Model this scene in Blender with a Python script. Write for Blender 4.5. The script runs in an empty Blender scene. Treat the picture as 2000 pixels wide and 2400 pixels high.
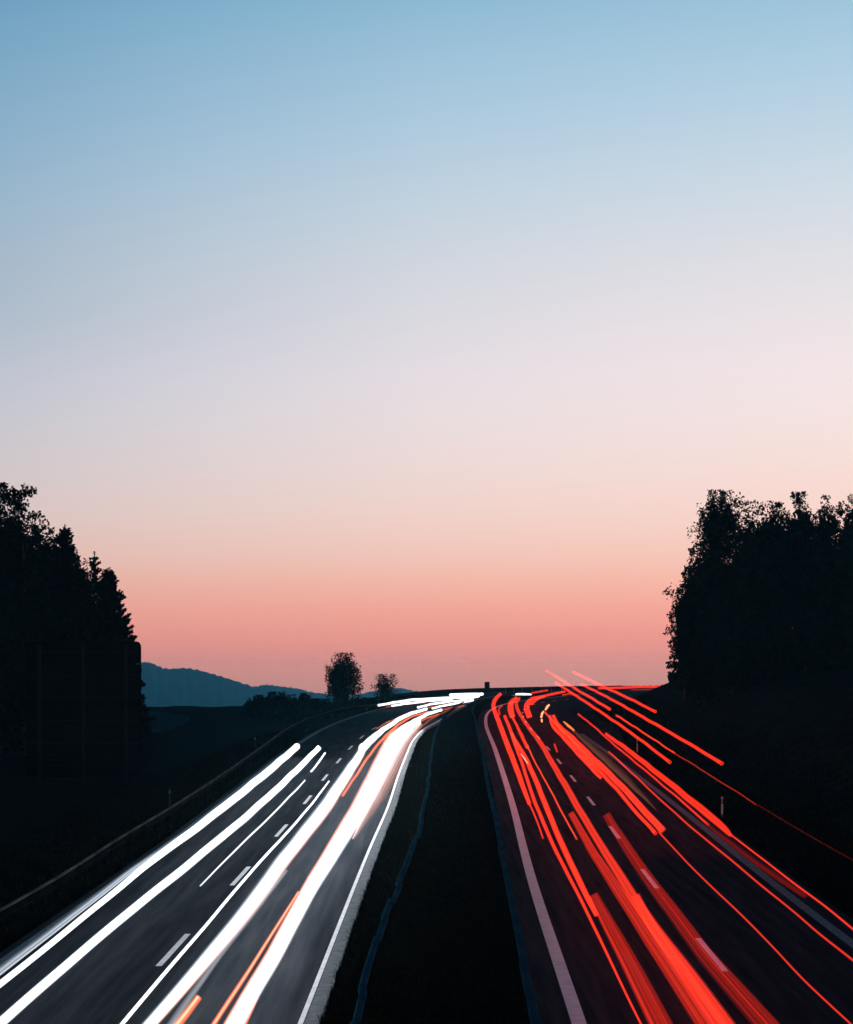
import bpy, math, random
import numpy as np
from mathutils import Vector, Matrix

random.seed(7)
rng = np.random.default_rng(7)
scene = bpy.context.scene
COL = scene.collection

# ------------------------------------------------------------------ camera
# The survey of the place is kept in the photograph's 2000 x 2400 grid: a level camera 7.6 m above the near road
# (standing on an overpass), focal length 5500 grid units, eye level at row 1574.
F, CX, YH, HC = 5500.0, 1000.0, 1574.0, 7.6
cam_d = bpy.data.cameras.new('camera')
cam = bpy.data.objects.new('camera', cam_d)
COL.objects.link(cam)
cam.location = (0, 0, HC)
cam.rotation_euler = (math.radians(90), 0, 0)
cam_d.sensor_fit = 'VERTICAL'
cam_d.sensor_height = 36.0
cam_d.sensor_width = 30.0
cam_d.lens = 36.0 * F / 2400.0
cam_d.shift_y = (YH - 1200.0) / 2400.0
cam_d.clip_start = 0.5
cam_d.clip_end = 60000
scene.camera = cam

# ------------------------------------------------------------------ sky at dusk
def lin(c):
    return tuple((v / 255 / 12.92) if v / 255 <= 0.04045 else ((v / 255 + 0.055) / 1.055) ** 2.4 for v in c)

SEEN = [  # (sine of elevation, colour seen from the ground)
    (-0.008, (190, 133, 131)), (0.000, (201, 137, 132)), (0.002, (205, 138, 133)), (0.0030, (206, 139, 134)), (0.0036, (206, 139, 134)), (0.0044, (207, 139, 135)), (0.0058, (211, 141, 137)),
    (0.008, (217, 143, 137)), (0.011, (223, 146, 139)), (0.016, (230, 151, 142)), (0.026, (238, 163, 150)),
    (0.038, (240, 180, 166)), (0.050, (239, 196, 184)), (0.068, (238, 208, 201)), (0.088, (235, 215, 213)),
    (0.108, (231, 219, 221)), (0.125, (228, 219, 225)), (0.148, (218, 216, 223)), (0.171, (208, 213, 222)), (0.198, (192, 209, 223)),
    (0.226, (174, 202, 222)), (0.250, (159, 195, 218)), (0.272, (144, 187, 213)), (0.31, (113, 165, 198)), (0.36, (82, 138, 175)), (0.42, (61, 112, 152)), (0.56, (45, 91, 133)),
    (0.78, (29, 60, 93)), (1.0, (23, 48, 77))]
# the low sky is seen through the evening haze built at the end: its own light is what remains when that veil is taken off
HAZE_D, HAZE_TOP, HAZE_END, VEIL = 0.00013, 37.0, 8800.0, (0.016, 0.082, 0.150)
SKY_STOPS = []
for _e, _c in SEEN:
    _t = math.exp(-HAZE_D * min(HAZE_END, (HAZE_TOP - HC) / max(_e, 1e-4)))
    SKY_STOPS.append((math.sqrt(max(_e + 0.01, 0.0) / 1.01), tuple(max(0.02, (v - k * (1 - _t)) / _t) for v, k in zip(lin(_c), VEIL))))
world = bpy.data.worlds.new('World')
scene.world = world
world.use_nodes = True
nt = world.node_tree
nt.nodes.clear()
N, Lk = nt.nodes.new, nt.links.new
tc = N('ShaderNodeTexCoord')
sx = N('ShaderNodeSeparateXYZ'); Lk(tc.outputs['Generated'], sx.inputs[0])
def mth(op, a, b=None, c=None):
    m = N('ShaderNodeMath'); m.operation = op
    for i, v in enumerate((a, b, c)):
        if v is None: continue
        if isinstance(v, (int, float)): m.inputs[i].default_value = v
        else: Lk(v, m.inputs[i])
    return m.outputs[0]
# the afterglow lies to the right: the same colour stands lower in the sky on the left
tilt = mth('MULTIPLY_ADD', sx.outputs['X'], -0.15, 1.0)
elev = mth('MULTIPLY', sx.outputs['Z'], tilt)
ramp = N('ShaderNodeValToRGB'); Lk(mth('SQRT', mth('MAXIMUM', mth('MULTIPLY_ADD', elev, 1 / 1.01, 0.01 / 1.01), 0.0)), ramp.inputs[0])   # square root: finer steps near the horizon
cr = ramp.color_ramp
cr.interpolation = 'LINEAR'
while len(cr.elements) < len(SKY_STOPS): cr.elements.new(0.5)
for e, (p, c) in zip(cr.elements, SKY_STOPS):
    e.position = p
    e.color = (*c, 1)
# away from the sunset side the twilight is dimmer
back = mth('MULTIPLY_ADD', sx.outputs['Y'], 0.47, 0.53)
mul = N('ShaderNodeMix'); mul.data_type = 'RGBA'; mul.blend_type = 'MULTIPLY'; mul.inputs['Factor'].default_value = 1
Lk(ramp.outputs['Color'], mul.inputs['A']); Lk(back, mul.inputs['B'])
# ... and the sky itself pales and warms from left to right, more so higher up
side = N('ShaderNodeValToRGB'); Lk(mth('MULTIPLY_ADD', sx.outputs['X'], 0.5, 0.5), side.inputs[0])
SIDE = [(0.0, (0.40, 0.55, 0.66)), (0.32, (0.47, 0.62, 0.72)), (0.41, (0.61, 0.73, 0.81)), (0.455, (0.82, 0.88, 0.92)), (0.5, (1, 1, 1)), (0.545, (1.10, 1.06, 1.04)), (0.59, (1.17, 1.11, 1.07)), (1.0, (1.25, 1.15, 1.09))]
sr = side.color_ramp
while len(sr.elements) < len(SIDE): sr.elements.new(0.5)
for e, (p, c) in zip(sr.elements, SIDE):
    e.position = p; e.color = (*c, 1)
smix = N('ShaderNodeMix'); smix.data_type = 'RGBA'; smix.inputs['A'].default_value = (1, 1, 1, 1)
smap = N('ShaderNodeMapRange'); Lk(sx.outputs['Z'], smap.inputs['Value'])
smap.inputs['From Min'].default_value = 0.02; smap.inputs['From Max'].default_value = 0.15; smap.inputs['To Min'].default_value = 0.25; smap.inputs['To Max'].default_value = 1.0
Lk(smap.outputs[0], smix.inputs['Factor']); Lk(side.outputs['Color'], smix.inputs['B'])
mul2 = N('ShaderNodeMix'); mul2.data_type = 'RGBA'; mul2.blend_type = 'MULTIPLY'; mul2.inputs['Factor'].default_value = 1
Lk(mul.outputs['Result'], mul2.inputs['A']); Lk(smix.outputs['Result'], mul2.inputs['B'])
nish = N('ShaderNodeTexSky'); nish.sky_type = 'NISHITA'; nish.sun_disc = False
nish.sun_elevation = math.radians(-3.0); nish.sun_rotation = math.radians(40)
bg1 = N('ShaderNodeBackground'); Lk(mul2.outputs['Result'], bg1.inputs['Color']); bg1.inputs['Strength'].default_value = 1.0
bg2 = N('ShaderNodeBackground'); Lk(nish.outputs['Color'], bg2.inputs['Color']); bg2.inputs['Strength'].default_value = 0.05
ad = N('ShaderNodeAddShader'); Lk(bg1.outputs[0], ad.inputs[0]); Lk(bg2.outputs[0], ad.inputs[1])
wo = N('ShaderNodeOutputWorld'); Lk(ad.outputs[0], wo.inputs['Surface'])

scene.view_settings.view_transform = 'Standard'
scene.view_settings.look = 'None'
scene.view_settings.exposure = 0
scene.view_settings.gamma = 1
scene.view_settings.use_curve_mapping = False
scene.render.engine = 'CYCLES'
scene.cycles.use_denoising = True
scene.cycles.max_bounces = 3
scene.cycles.diffuse_bounces = 2
scene.cycles.glossy_bounces = 2
scene.cycles.volume_bounces = 0
scene.cycles.transparent_max_bounces = 40
scene.cycles.sample_clamp_indirect = 6

# ------------------------------------------------------------------ helpers
def mesh_obj(name, verts, faces, mat=None, parent=None, smooth=False):
    me = bpy.data.meshes.new(name)
    me.from_pydata([tuple(v) for v in verts], [], [tuple(f) for f in faces])
    if mat: me.materials.append(mat)
    if smooth:
        for p in me.polygons: p.use_smooth = True
    me.update()
    o = bpy.data.objects.new(name, me)
    COL.objects.link(o)
    if parent is not None: o.parent = parent
    return o

def shared_obj(name, me, parent, loc=(0, 0, 0), rot=(0, 0, 0), scale=(1, 1, 1)):
    o = bpy.data.objects.new(name, me)
    COL.objects.link(o)
    o.parent = parent
    o.location, o.rotation_euler, o.scale = loc, rot, scale
    return o

def empty(name, loc, label, cat, group=None):
    o = bpy.data.objects.new(name, None)
    COL.objects.link(o)
    o.location = loc
    return tag(o, label, cat, group)

def tag(o, label=None, cat=None, group=None, kind=None):
    if label: o['label'] = label
    if cat: o['category'] = cat
    if group: o['group'] = group
    if kind: o['kind'] = kind
    return o

def box(x0, x1, y0, y1, z0, z1):
    v = [(x, y, z) for z in (z0, z1) for y in (y0, y1) for x in (x0, x1)]
    f = [(0, 2, 3, 1), (4, 5, 7, 6), (0, 1, 5, 4), (2, 6, 7, 3), (0, 4, 6, 2), (1, 3, 7, 5)]
    return v, f

def join(parts):
    V, Fc = [], []
    for v, f in parts:
        n = len(V)
        V += list(v)
        Fc += [tuple(i + n for i in q) for q in f]
    return V, Fc

def principled(name, color, rough=0.9, spec=0.2, metal=0.0):
    m = bpy.data.materials.new(name)
    m.use_nodes = True
    b = m.node_tree.nodes['Principled BSDF']
    b.inputs['Base Color'].default_value = (*color, 1)
    b.inputs['Roughness'].default_value = rough
    b.inputs['Specular IOR Level'].default_value = spec
    b.inputs['Metallic'].default_value = metal
    return m

def noisy(name, c1, c2, scale, rough=0.9, spec=0.2, metal=0.0, bump=0.0, detail=6, stretch=(1, 1, 1), bscale=None, thr=(0.35, 0.65)):
    m = principled(name, c1, rough, spec, metal)
    t = m.node_tree
    b = t.nodes['Principled BSDF']
    co = t.nodes.new('ShaderNodeTexCoord')
    mp = t.nodes.new('ShaderNodeMapping'); mp.inputs['Scale'].default_value = stretch
    t.links.new(co.outputs['Object'], mp.inputs[0])
    n = t.nodes.new('ShaderNodeTexNoise'); n.inputs['Scale'].default_value = scale; n.inputs['Detail'].default_value = detail
    t.links.new(mp.outputs[0], n.inputs['Vector'])
    r = t.nodes.new('ShaderNodeValToRGB')
    r.color_ramp.elements[0].position = thr[0]; r.color_ramp.elements[0].color = (*c1, 1)
    r.color_ramp.elements[1].position = thr[1]; r.color_ramp.elements[1].color = (*c2, 1)
    t.links.new(n.outputs['Fac'], r.inputs[0]); t.links.new(r.outputs['Color'], b.inputs['Base Color'])
    if bump:
        n2 = t.nodes.new('ShaderNodeTexNoise'); n2.inputs['Scale'].default_value = bscale or scale * 8; n2.inputs['Detail'].default_value = 4
        t.links.new(mp.outputs[0], n2.inputs['Vector'])
        bp = t.nodes.new('ShaderNodeBump'); bp.inputs['Strength'].default_value = bump; bp.inputs['Distance'].default_value = 0.03
        t.links.new(n2.outputs['Fac'], bp.inputs['Height']); t.links.new(bp.outputs[0], b.inputs['Normal'])
    return m

_em = {}
def emit(color, strength):
    """light drawn through the air: it adds to what lies behind it and is thickest along the middle of the trail"""
    key = (color, round(strength, 3))
    if key not in _em:
        m = bpy.data.materials.new('lamp_glow')
        m.use_nodes = True
        t = m.node_tree; t.nodes.clear()
        e = t.nodes.new('ShaderNodeEmission'); o = t.nodes.new('ShaderNodeOutputMaterial')
        tr = t.nodes.new('ShaderNodeBsdfTransparent'); ad = t.nodes.new('ShaderNodeAddShader')
        # share of a glowing column's full thickness that a line of sight meets: |N.I| / sqrt(1 - (T.I)^2), T along the trail
        ge = t.nodes.new('ShaderNodeNewGeometry'); at = t.nodes.new('ShaderNodeAttribute'); at.attribute_name = 'along'
        def vdot(u, v):
            d = t.nodes.new('ShaderNodeVectorMath'); d.operation = 'DOT_PRODUCT'
            t.links.new(u, d.inputs[0]); t.links.new(v, d.inputs[1]); return d.outputs['Value']
        def mm(op, u, v=None):
            d = t.nodes.new('ShaderNodeMath'); d.operation = op
            for k_, w_ in enumerate((u, v)):
                if w_ is None: continue
                if isinstance(w_, (int, float)): d.inputs[k_].default_value = w_
                else: t.links.new(w_, d.inputs[k_])
            return d
        ni = mm('ABSOLUTE', vdot(ge.outputs['Normal'], ge.outputs['Incoming'])).outputs[0]
        ti = vdot(at.outputs['Vector'], ge.outputs['Incoming'])
        pp = mm('SQRT', mm('MAXIMUM', mm('SUBTRACT', 1.0, mm('MULTIPLY', ti, ti).outputs[0]).outputs[0], 1e-4).outputs[0]).outputs[0]
        fr = mm('MINIMUM', mm('DIVIDE', ni, pp).outputs[0], 1.0).outputs[0]
        c = mm('MULTIPLY', mm('POWER', fr, 1.3).outputs[0], strength * 0.55)
        t.links.new(c.outputs[0], e.inputs['Strength'])
        e.inputs['Color'].default_value = (*color, 1)
        t.links.new(tr.outputs[0], ad.inputs[0]); t.links.new(e.outputs[0], ad.inputs[1])
        t.links.new(ad.outputs[0], o.inputs['Surface'])
        _em[key] = m
    return _em[key]

M_ASPHALT = noisy('asphalt', (0.020, 0.025, 0.032), (0.050, 0.055, 0.063), 3.0, rough=0.8, spec=0.0, bump=0.4, stretch=(1.4, 0.045, 1), thr=(0.28, 0.75), bscale=60)
M_PAINT = noisy('road_paint', (0.70, 0.71, 0.72), (0.86, 0.86, 0.85), 3.0, rough=0.7, spec=0.1, bump=0.2)
M_PAINT_BLUE = noisy('blue_grey_road_paint', (0.06, 0.10, 0.13), (0.13, 0.20, 0.25), 9.0, rough=0.8, spec=0.1, bump=0.3)  # darker and bluer than the other line paint
M_CONCRETE = noisy('concrete', (0.10, 0.125, 0.14), (0.17, 0.19, 0.20), 4.0, rough=0.9, spec=0.1, bump=0.5)
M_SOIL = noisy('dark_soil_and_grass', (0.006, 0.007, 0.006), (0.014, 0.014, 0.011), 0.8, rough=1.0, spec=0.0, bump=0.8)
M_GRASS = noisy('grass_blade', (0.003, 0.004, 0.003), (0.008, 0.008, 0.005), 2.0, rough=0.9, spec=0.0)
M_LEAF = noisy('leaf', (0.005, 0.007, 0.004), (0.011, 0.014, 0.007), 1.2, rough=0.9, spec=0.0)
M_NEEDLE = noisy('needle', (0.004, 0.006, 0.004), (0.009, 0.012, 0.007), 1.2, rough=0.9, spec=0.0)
M_BARK = noisy('bark', (0.025, 0.020, 0.016), (0.05, 0.042, 0.035), 6.0, rough=0.95, spec=0.02, bump=0.6)
M_STEEL = noisy('sky_tinted_steel', (0.013, 0.056, 0.084), (0.024, 0.082, 0.116), 3.0, rough=0.7, spec=0.0, bump=0.1)  # blue of the sky reflected on the rails is put into this colour
M_STEEL_OLD = noisy('weathered_steel', (0.003, 0.003, 0.004), (0.008, 0.008, 0.009), 2.2, rough=0.6, spec=0.0, metal=0.0, bump=0.2)
M_STEEL_LIP = noisy('highlit_lip_steel', (0.028, 0.029, 0.031), (0.070, 0.071, 0.074), 2.2, rough=0.6, spec=0.0, bump=0.2)  # lighter copy of the beam steel, edge highlight put into the colour
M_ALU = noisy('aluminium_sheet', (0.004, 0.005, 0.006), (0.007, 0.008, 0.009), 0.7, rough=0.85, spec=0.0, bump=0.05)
M_DARK = principled('dark_metal', (0.012, 0.012, 0.014), 0.8, 0.05)
M_WHITE = principled('white_plastic', (0.75, 0.75, 0.75), 0.5, 0.3)
M_DIM = principled('dim_plastic', (0.035, 0.035, 0.035), 0.8, 0.05)  # white post plastic with the posts' dim look put into its colour
M_BLACK = principled('black_plastic', (0.02, 0.02, 0.02), 0.6, 0.2)
M_REFLECT = principled('reflector', (0.7, 0.66, 0.6), 0.2, 0.6)
M_HILL = noisy('haze_blue_forest_hill', (0.06, 0.13, 0.14), (0.08, 0.17, 0.18), 0.004, rough=1.0, spec=0.0)  # part of the distance haze's blue is put into the forest colour

# ------------------------------------------------------------------ the lie of the road
S0, YB, LB = 0.01345, 200.0, 50.0
def Z(y):
    y = np.asarray(y, float)
    return np.where(y < YB, S0 * y, S0 * YB + S0 * LB * (1 - np.exp(-np.maximum(y - YB, 0) / LB)))

def depth(v, h):
    """distance at which a point h above the road stands on row v of the survey grid"""
    a, b = 15.0, 640.0
    g = lambda y: (HC - float(Z(y)) - h) - (v - YH) * y / F
    if g(b) > 0: return b
    for _ in range(60):
        c = 0.5 * (a + b)
        if g(c) > 0: a = c
        else: b = c
    return a

def survey(u, v, h=0.0):
    y = depth(v, h)
    return ((u - CX) * y / F, y, float(Z(y)) + h)

class Line:
    """a line along the road: X as a smooth function of the distance Y"""
    def __init__(self, grid, plan=(), h=0.0):
        p = [survey(u, v, h)[:2] for u, v in grid] + list(plan)
        p.sort(key=lambda q: q[1])
        self.x = np.array([q[0] for q in p]); self.y = np.array([q[1] for q in p])
        d = np.diff(self.x) / np.diff(self.y)
        m = np.empty(len(p)); m[0], m[-1] = d[0], d[-1]
        for i in range(1, len(p) - 1):
            w0, w1 = self.y[i] - self.y[i-1], self.y[i+1] - self.y[i]
            m[i] = (d[i-1] * w1 + d[i] * w0) / (w0 + w1)
        self.m = m
    def __call__(self, Y):
        Y = np.asarray(Y, float)
        i = np.clip(np.searchsorted(self.y, Y) - 1, 0, len(self.y) - 2)
        h = self.y[i+1] - self.y[i]
        t = (Y - self.y[i]) / h
        tc_ = np.clip(t, 0, 1)
        r = ((2*tc_**3 - 3*tc_**2 + 1) * self.x[i] + (tc_**3 - 2*tc_**2 + tc_) * h * self.m[i]
             + (-2*tc_**3 + 3*tc_**2) * self.x[i+1] + (tc_**3 - tc_**2) * h * self.m[i+1])
        r = r + np.where(t < 0, t * h * self.m[i], 0) + np.where(t > 1, (t - 1) * h * self.m[i+1], 0)
        return r

RL = Line([(1358, 2400), (1250, 2072), (1204, 1895), (1162, 1760), (1139, 1695), (1142, 1674), (1160, 1659), (1194, 1648)],
          [(23, 400), (36, 470), (62, 550), (110, 640), (190, 740)])
LR = Line([(705, 2400), (869, 1985), (908, 1896), (934, 1818), (953, 1769), (971, 1732), (992, 1710), (1020, 1694)],
          [(4.6, 296), (8.6, 370), (15, 430), (29, 500), (56, 570), (100, 650), (180, 750)])
LL = Line([(0, 2260), (328, 2028), (704, 1741), (748, 1714), (793, 1693), (845, 1675)],
          [(-4.3, 296), (0.5, 380), (8, 450), (22, 520), (48, 588), (92, 668), (170, 770)])
class Off:
    def __init__(self, base, f): self.b, self.f = base, f
    def __call__(self, Y): return self.b(Y) + self.f(np.asarray(Y, float))
RR = Off(RL, lambda Y: 7.5 + np.clip((Y - 300) / 150, 0, 1) * 5)
RD = Off(RL, lambda Y: 3.75 + np.clip((Y - 300) / 150, 0, 1) * 2.5)
LD = Off(LR, lambda Y: -0.505 * (LR(Y) - LL(Y)))

ROWS = np.concatenate([np.arange(14, 60, 2.0), np.arange(60, 760, 4.0)])

# ------------------------------------------------------------------ ground
def sstep(t):
    t = np.clip(t, 0, 1)
    return t * t * (3 - 2 * t)

def ground_z(X, Y):
    X = np.asarray(X, float); Y = np.asarray(Y, float)
    Yc = np.minimum(Y, 760)
    road = np.maximum(Z(Yc) - 0.14 - np.clip(Y - 700, 0, None) * 0.05, -150)
    field = 1.2 - np.clip(Y - 430, 0, None) * 0.05
    field = np.maximum(field, -150)
    dl = (LL(Yc) - 1.9) - X
    z = road.copy()
    bump = 1.0 * sstep((Y - 400) / 60) * sstep(dl / 3) * (1 - sstep((dl - 8) / 14))
    z = np.where(dl > 0, road + (field - road) * sstep(dl / np.where(Y > 400, 34, 9)) + bump, z)
    dr = X - (RR(Yc) + 2.6)
    hb = 5.2 * (1 - sstep((Y - 235) / 110))
    bank = hb * sstep(dr / 15)
    z = np.where(dr > 0, road + bank, z)
    z = z + np.where((dl > 9) | (dr > 3), 0.10 * np.sin(X * 0.6 + Y * 0.11) + 0.08 * np.sin(X * 0.23 - Y * 0.37), 0)
    return z

gx = np.concatenate([[-8500, -4000, -1800, -800, -400, -220, -140, -100, -80, -65, -55],
                     np.arange(-48, 80, 0.8), [84, 92, 102, 115, 130, 150, 180, 230, 320, 520, 900, 1800, 4000, 8500]])
gy = np.concatenate([[-400, -100, -30], ROWS, [800, 880, 1000, 1200, 1600, 2300, 2800, 3600, 5000, 7000, 8700]])
GX, GY = np.meshgrid(gx, gy)
GZ = ground_z(GX, np.maximum(GY, 10))
nx, ny = len(gx), len(gy)
V = np.stack([GX.ravel(), GY.ravel(), GZ.ravel()], 1)
fc = [(j*nx+i, j*nx+i+1, (j+1)*nx+i+1, (j+1)*nx+i) for j in range(ny-1) for i in range(nx-1)]
ground = mesh_obj('ground', V.tolist(), fc, M_SOIL, smooth=True)
tag(ground, kind='structure')

def ribbon(name, a, b, y0, y1, mat, parent=None, dz=0.0, edge=None, rows=None, rag=0.0, zf=Z):
    ys = ROWS if rows is None else rows
    ys = np.unique(np.concatenate([[y0], ys[(ys > y0) & (ys < y1)], [y1]]))
    xa, xb = a(ys), b(ys)
    if rag: xb = xb + rag * (rng.random(len(ys)) - 0.5)
    z = zf(ys) + dz
    vs, fs = [], []
    for i in range(len(ys)):
        vs += [(xa[i], ys[i], z[i]), (xb[i], ys[i], z[i])]
        if i: fs.append((2*i-2, 2*i-1, 2*i+1, 2*i))
    if edge:   # side faces down to the soil
        n = len(vs)
        for i in range(len(ys)):
            vs += [(xa[i], ys[i], z[i] - edge), (xb[i], ys[i], z[i] - edge)]
            if i:
                fs.append((2*i-2, 2*i, n+2*i, n+2*i-2)); fs.append((2*i-1, n+2*i-1, n+2*i+1, 2*i+1))
    return mesh_obj(name, vs, fs, mat, parent)

def shift(l, d): return Off(l, lambda Y: d + 0 * Y)

road_l = tag(ribbon('road', shift(LL, -0.40), shift(LR, 0.06), 14, 740, M_ASPHALT, edge=0.3), kind='structure')
road_r = tag(ribbon('road', shift(RL, -0.75), Off(RR, lambda Y: 0.9 + 3.5 * np.clip((Y - 150) / 60, 0, 1)), 14, 730, M_ASPHALT, edge=0.3), kind='structure')
fine = np.arange(14, 320, 0.5)
kerb = tag(ribbon('kerb_strip', shift(LR, 0.06), shift(LR, 0.36), 14, 300, M_CONCRETE, edge=0.3, dz=-0.004, rows=fine, rag=0.05), kind='structure')

# painted lines: each its own part of its road
ribbon('edge_line', shift(LL, -0.16), shift(LL, 0.16), 16, 560, M_PAINT_BLUE, road_l, 0.006)
ribbon('edge_line', shift(LR, -0.06), shift(LR, 0.045), 16, 430, M_PAINT, road_l, 0.006)
ribbon('edge_line', shift(RL, -0.15), shift(RL, 0.15), 16, 560, M_PAINT, road_r, 0.006)
ribbon('edge_line', shift(RR, -0.15), shift(RR, 0.15), 16, 190, M_PAINT_BLUE, road_r, 0.006)
short = np.arange(14, 760, 2.0)
for k in range(-2, 18):
    c = depth(2225, 0) + 18.0 * k
    if c - 3 > 17: ribbon('lane_dash', shift(LD, -0.075), shift(LD, 0.075), c - 3, c + 3, M_PAINT, road_l, 0.006, rows=short)
    c = depth(2236, 0) + 18.0 * k
    if c - 3 > 17: ribbon('lane_dash', shift(RD, -0.075), shift(RD, 0.075), c - 3, c + 3, M_PAINT, road_r, 0.006, rows=short)

# the local road across the field on the left
lp = [(-36, 120), (-33, 160), (-31, 200), (-30.5, 250), (-33, 300), (-39, 340), (-52, 372), (-75, 392), (-110, 402), (-160, 405)]
def catmull(P, n=8):
    P = [np.array(p, float) for p in P]
    Q = [2*P[0] - P[1]] + P + [2*P[-1] - P[-2]]
    out = []
    for i in range(1, len(Q) - 2):
        for k in range(n):
            t = k / n
            out.append(0.5 * (2*Q[i] + (Q[i+1]-Q[i-1])*t + (2*Q[i-1]-5*Q[i]+4*Q[i+1]-Q[i+2])*t*t + (-Q[i-1]+3*Q[i]-3*Q[i+1]+Q[i+2])*t**3))
    out.append(P[-1])
    return np.array(out)
cl = catmull(lp, 8)
tg = np.gradient(cl, axis=0); tg /= np.linalg.norm(tg, axis=1)[:, None]
nn = np.stack([tg[:, 1], -tg[:, 0]], 1)
vs, fs = [], []
for i in range(len(cl)):
    for s in (-1, 0, 1):
        q = cl[i] + nn[i] * s * 2.8
        vs.append((q[0], q[1], float(ground_z(q[0], q[1])) + 0.22))
    if i:
        for s in (0, 1): fs.append((3*i-3+s, 3*i-2+s, 3*i+1+s, 3*i+s))
M_LOCAL = noisy('pale_old_asphalt', (0.014, 0.030, 0.050), (0.020, 0.040, 0.062), 1.0, rough=0.8, spec=0.0, bump=0.2)
tag(mesh_obj('local_road', vs, fs, M_LOCAL), kind='structure')

# ------------------------------------------------------------------ hills far behind
def hill(crest, dist, thick, foot):
    c = catmull(crest, 10)
    vs, fs = [], []
    depthrows = [(-1.0, 0.0), (-0.75, 0.25), (-0.5, 0.52), (-0.25, 0.80), (-0.1, 0.94), (0, 1.0), (0.3, 0.85), (0.8, 0.3), (1.0, 0.0)]
    n = len(depthrows)
    for i, (u, v) in enumerate(c):
        x, zt = (u - CX) * dist / F, HC - (v - YH) * dist / F
        zt += 1.5 * math.sin(i * 1.7) + 1.0 * math.sin(i * 4.1)
        for j, (d, hh) in enumerate(depthrows):
            wob = 0.10 * math.sin(i * 0.9 + j * 2.1) * (1 if 0 < hh < 1 else 0)
            vs.append((x * (1 + d * thick / dist), dist + d * thick, foot + (zt - foot) * max(0, hh + wob * (1 - hh) * 2)))
        if i:
            for j in range(n - 1):
                a = (i-1)*n + j
                fs.append((a, a+1, a+n+1, a+n))
    return tag(mesh_obj('hill', vs, fs, M_HILL, smooth=True), kind='structure')
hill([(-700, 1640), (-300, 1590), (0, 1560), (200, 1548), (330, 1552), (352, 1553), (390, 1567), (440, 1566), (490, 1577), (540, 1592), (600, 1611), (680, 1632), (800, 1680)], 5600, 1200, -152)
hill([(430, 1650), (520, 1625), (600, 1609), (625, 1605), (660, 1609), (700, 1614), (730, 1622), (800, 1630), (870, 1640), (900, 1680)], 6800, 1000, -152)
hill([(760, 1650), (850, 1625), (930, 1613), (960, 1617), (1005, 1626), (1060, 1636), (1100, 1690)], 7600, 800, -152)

# ------------------------------------------------------------------ guardrails
def unit_wbeam():
    prof = [(-0.02, 0.00), (0.03, 0.012), (0.06, 0.045), (0.06, 0.085), (0.0, 0.13), (0.0, 0.18), (0.06, 0.225), (0.06, 0.262), (0.03, 0.295), (-0.02, 0.31)]
    back = [(x - 0.012, z - 0.004) for x, z in prof]
    ring = prof + back[::-1]
    n = len(ring)
    vs = [(x, y, z) for y in (0, 1) for x, z in ring]
    fs = [(i, (i+1) % n, n + (i+1) % n, n + i) for i in range(n)] + [tuple(range(n))[::-1], tuple(range(n, 2*n))]
    me = bpy.data.meshes.new('beam'); me.from_pydata(vs, [], fs); me.materials.append(M_STEEL_OLD); me.materials.append(M_STEEL_LIP)
    for k in (0, 7, 8, 9): me.polygons[k].material_index = 1     # rolled edges coloured lighter, as a painted highlight
    return me
def unit_box_beam(w, h, mat):
    b = 0.02
    ring = [(-w/2+b, 0), (w/2-b, 0), (w/2, b), (w/2, h-b), (w/2-b, h), (-w/2+b, h), (-w/2, h-b), (-w/2, b)]
    n = 8
    vs = [(x, y, z) for y in (0, 1) for x, z in ring]
    fs = [(i, (i+1) % n, n + (i+1) % n, n + i) for i in range(n)] + [tuple(range(n))[::-1], tuple(range(n, 2*n))]
    me = bpy.data.meshes.new('beam'); me.from_pydata(vs, [], fs); me.materials.append(mat); return me
def unit_post(w, d, h, mat):   # sigma post: a channel
    t = 0.012
    v, f = join([box(-w/2, w/2, -d/2, -d/2+t, 0, h), box(-w/2, -w/2+t, -d/2+t, d/2, 0, h), box(-w/2+t, -w/2+3*t, d/2-t, d/2, 0, h)])
    me = bpy.data.meshes.new('post'); me.from_pydata(v, [], f); me.materials.append(mat); return me

def guardrail(line, y0, y1, beam, post, zb, label, seg=4.0, jog=0.0, off=0.0, cat='guardrail', zoff=None):
    zoff = zoff or (lambda y: -0.14)
    x0 = float(line(y0))
    root = empty('guardrail', (x0, y0, float(Z(y0))), label, cat)
    y = y0
    jx = 0.0
    while y < y1:
        xa = float(line(y)); slope = float(line(y + 1) - line(y))
        L = seg / math.sqrt(1 + slope * slope)
        yb = y + L; xb = float(line(yb))
        if jog and random.random() < 0.45: jx = random.uniform(-jog, jog)
        za, zb_ = float(Z(y)), float(Z(yb))
        ang = -math.atan2(xb - xa, L); pitch = math.atan2(zb_ - za, L)
        ln = math.sqrt((xb - xa)**2 + L*L + (zb_ - za)**2)
        shared_obj('beam', beam, root, (xa + jx - x0, y - y0, za + zb - root.location.z), (pitch, 0, ang), (1, ln - 0.015, 1))
        shared_obj('post', post, root, (xa + off - x0, y + 0.25 - y0, za - 0.35 - root.location.z), (0, 0, ang))
        y = yb
    return root
GL = Line([(0, 2130), (132, 2056), (264, 1972), (396, 1893), (528, 1808), (620, 1744), (674, 1706), (748, 1674), (823, 1657), (882, 1650)],
          [(-6.2, 296), (-1.2, 380), (6.5, 450), (20, 522), (46, 592), (89, 674)], h=0.75)
MB1 = Line([(832, 2400), (858, 2292), (897, 2165), (932, 2075), (968, 1985), (996, 1880), (1007, 1808), (1012, 1760), (1021, 1717)],
           [(5.4, 300), (9.8, 370), (16, 430)], h=0.8)
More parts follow.
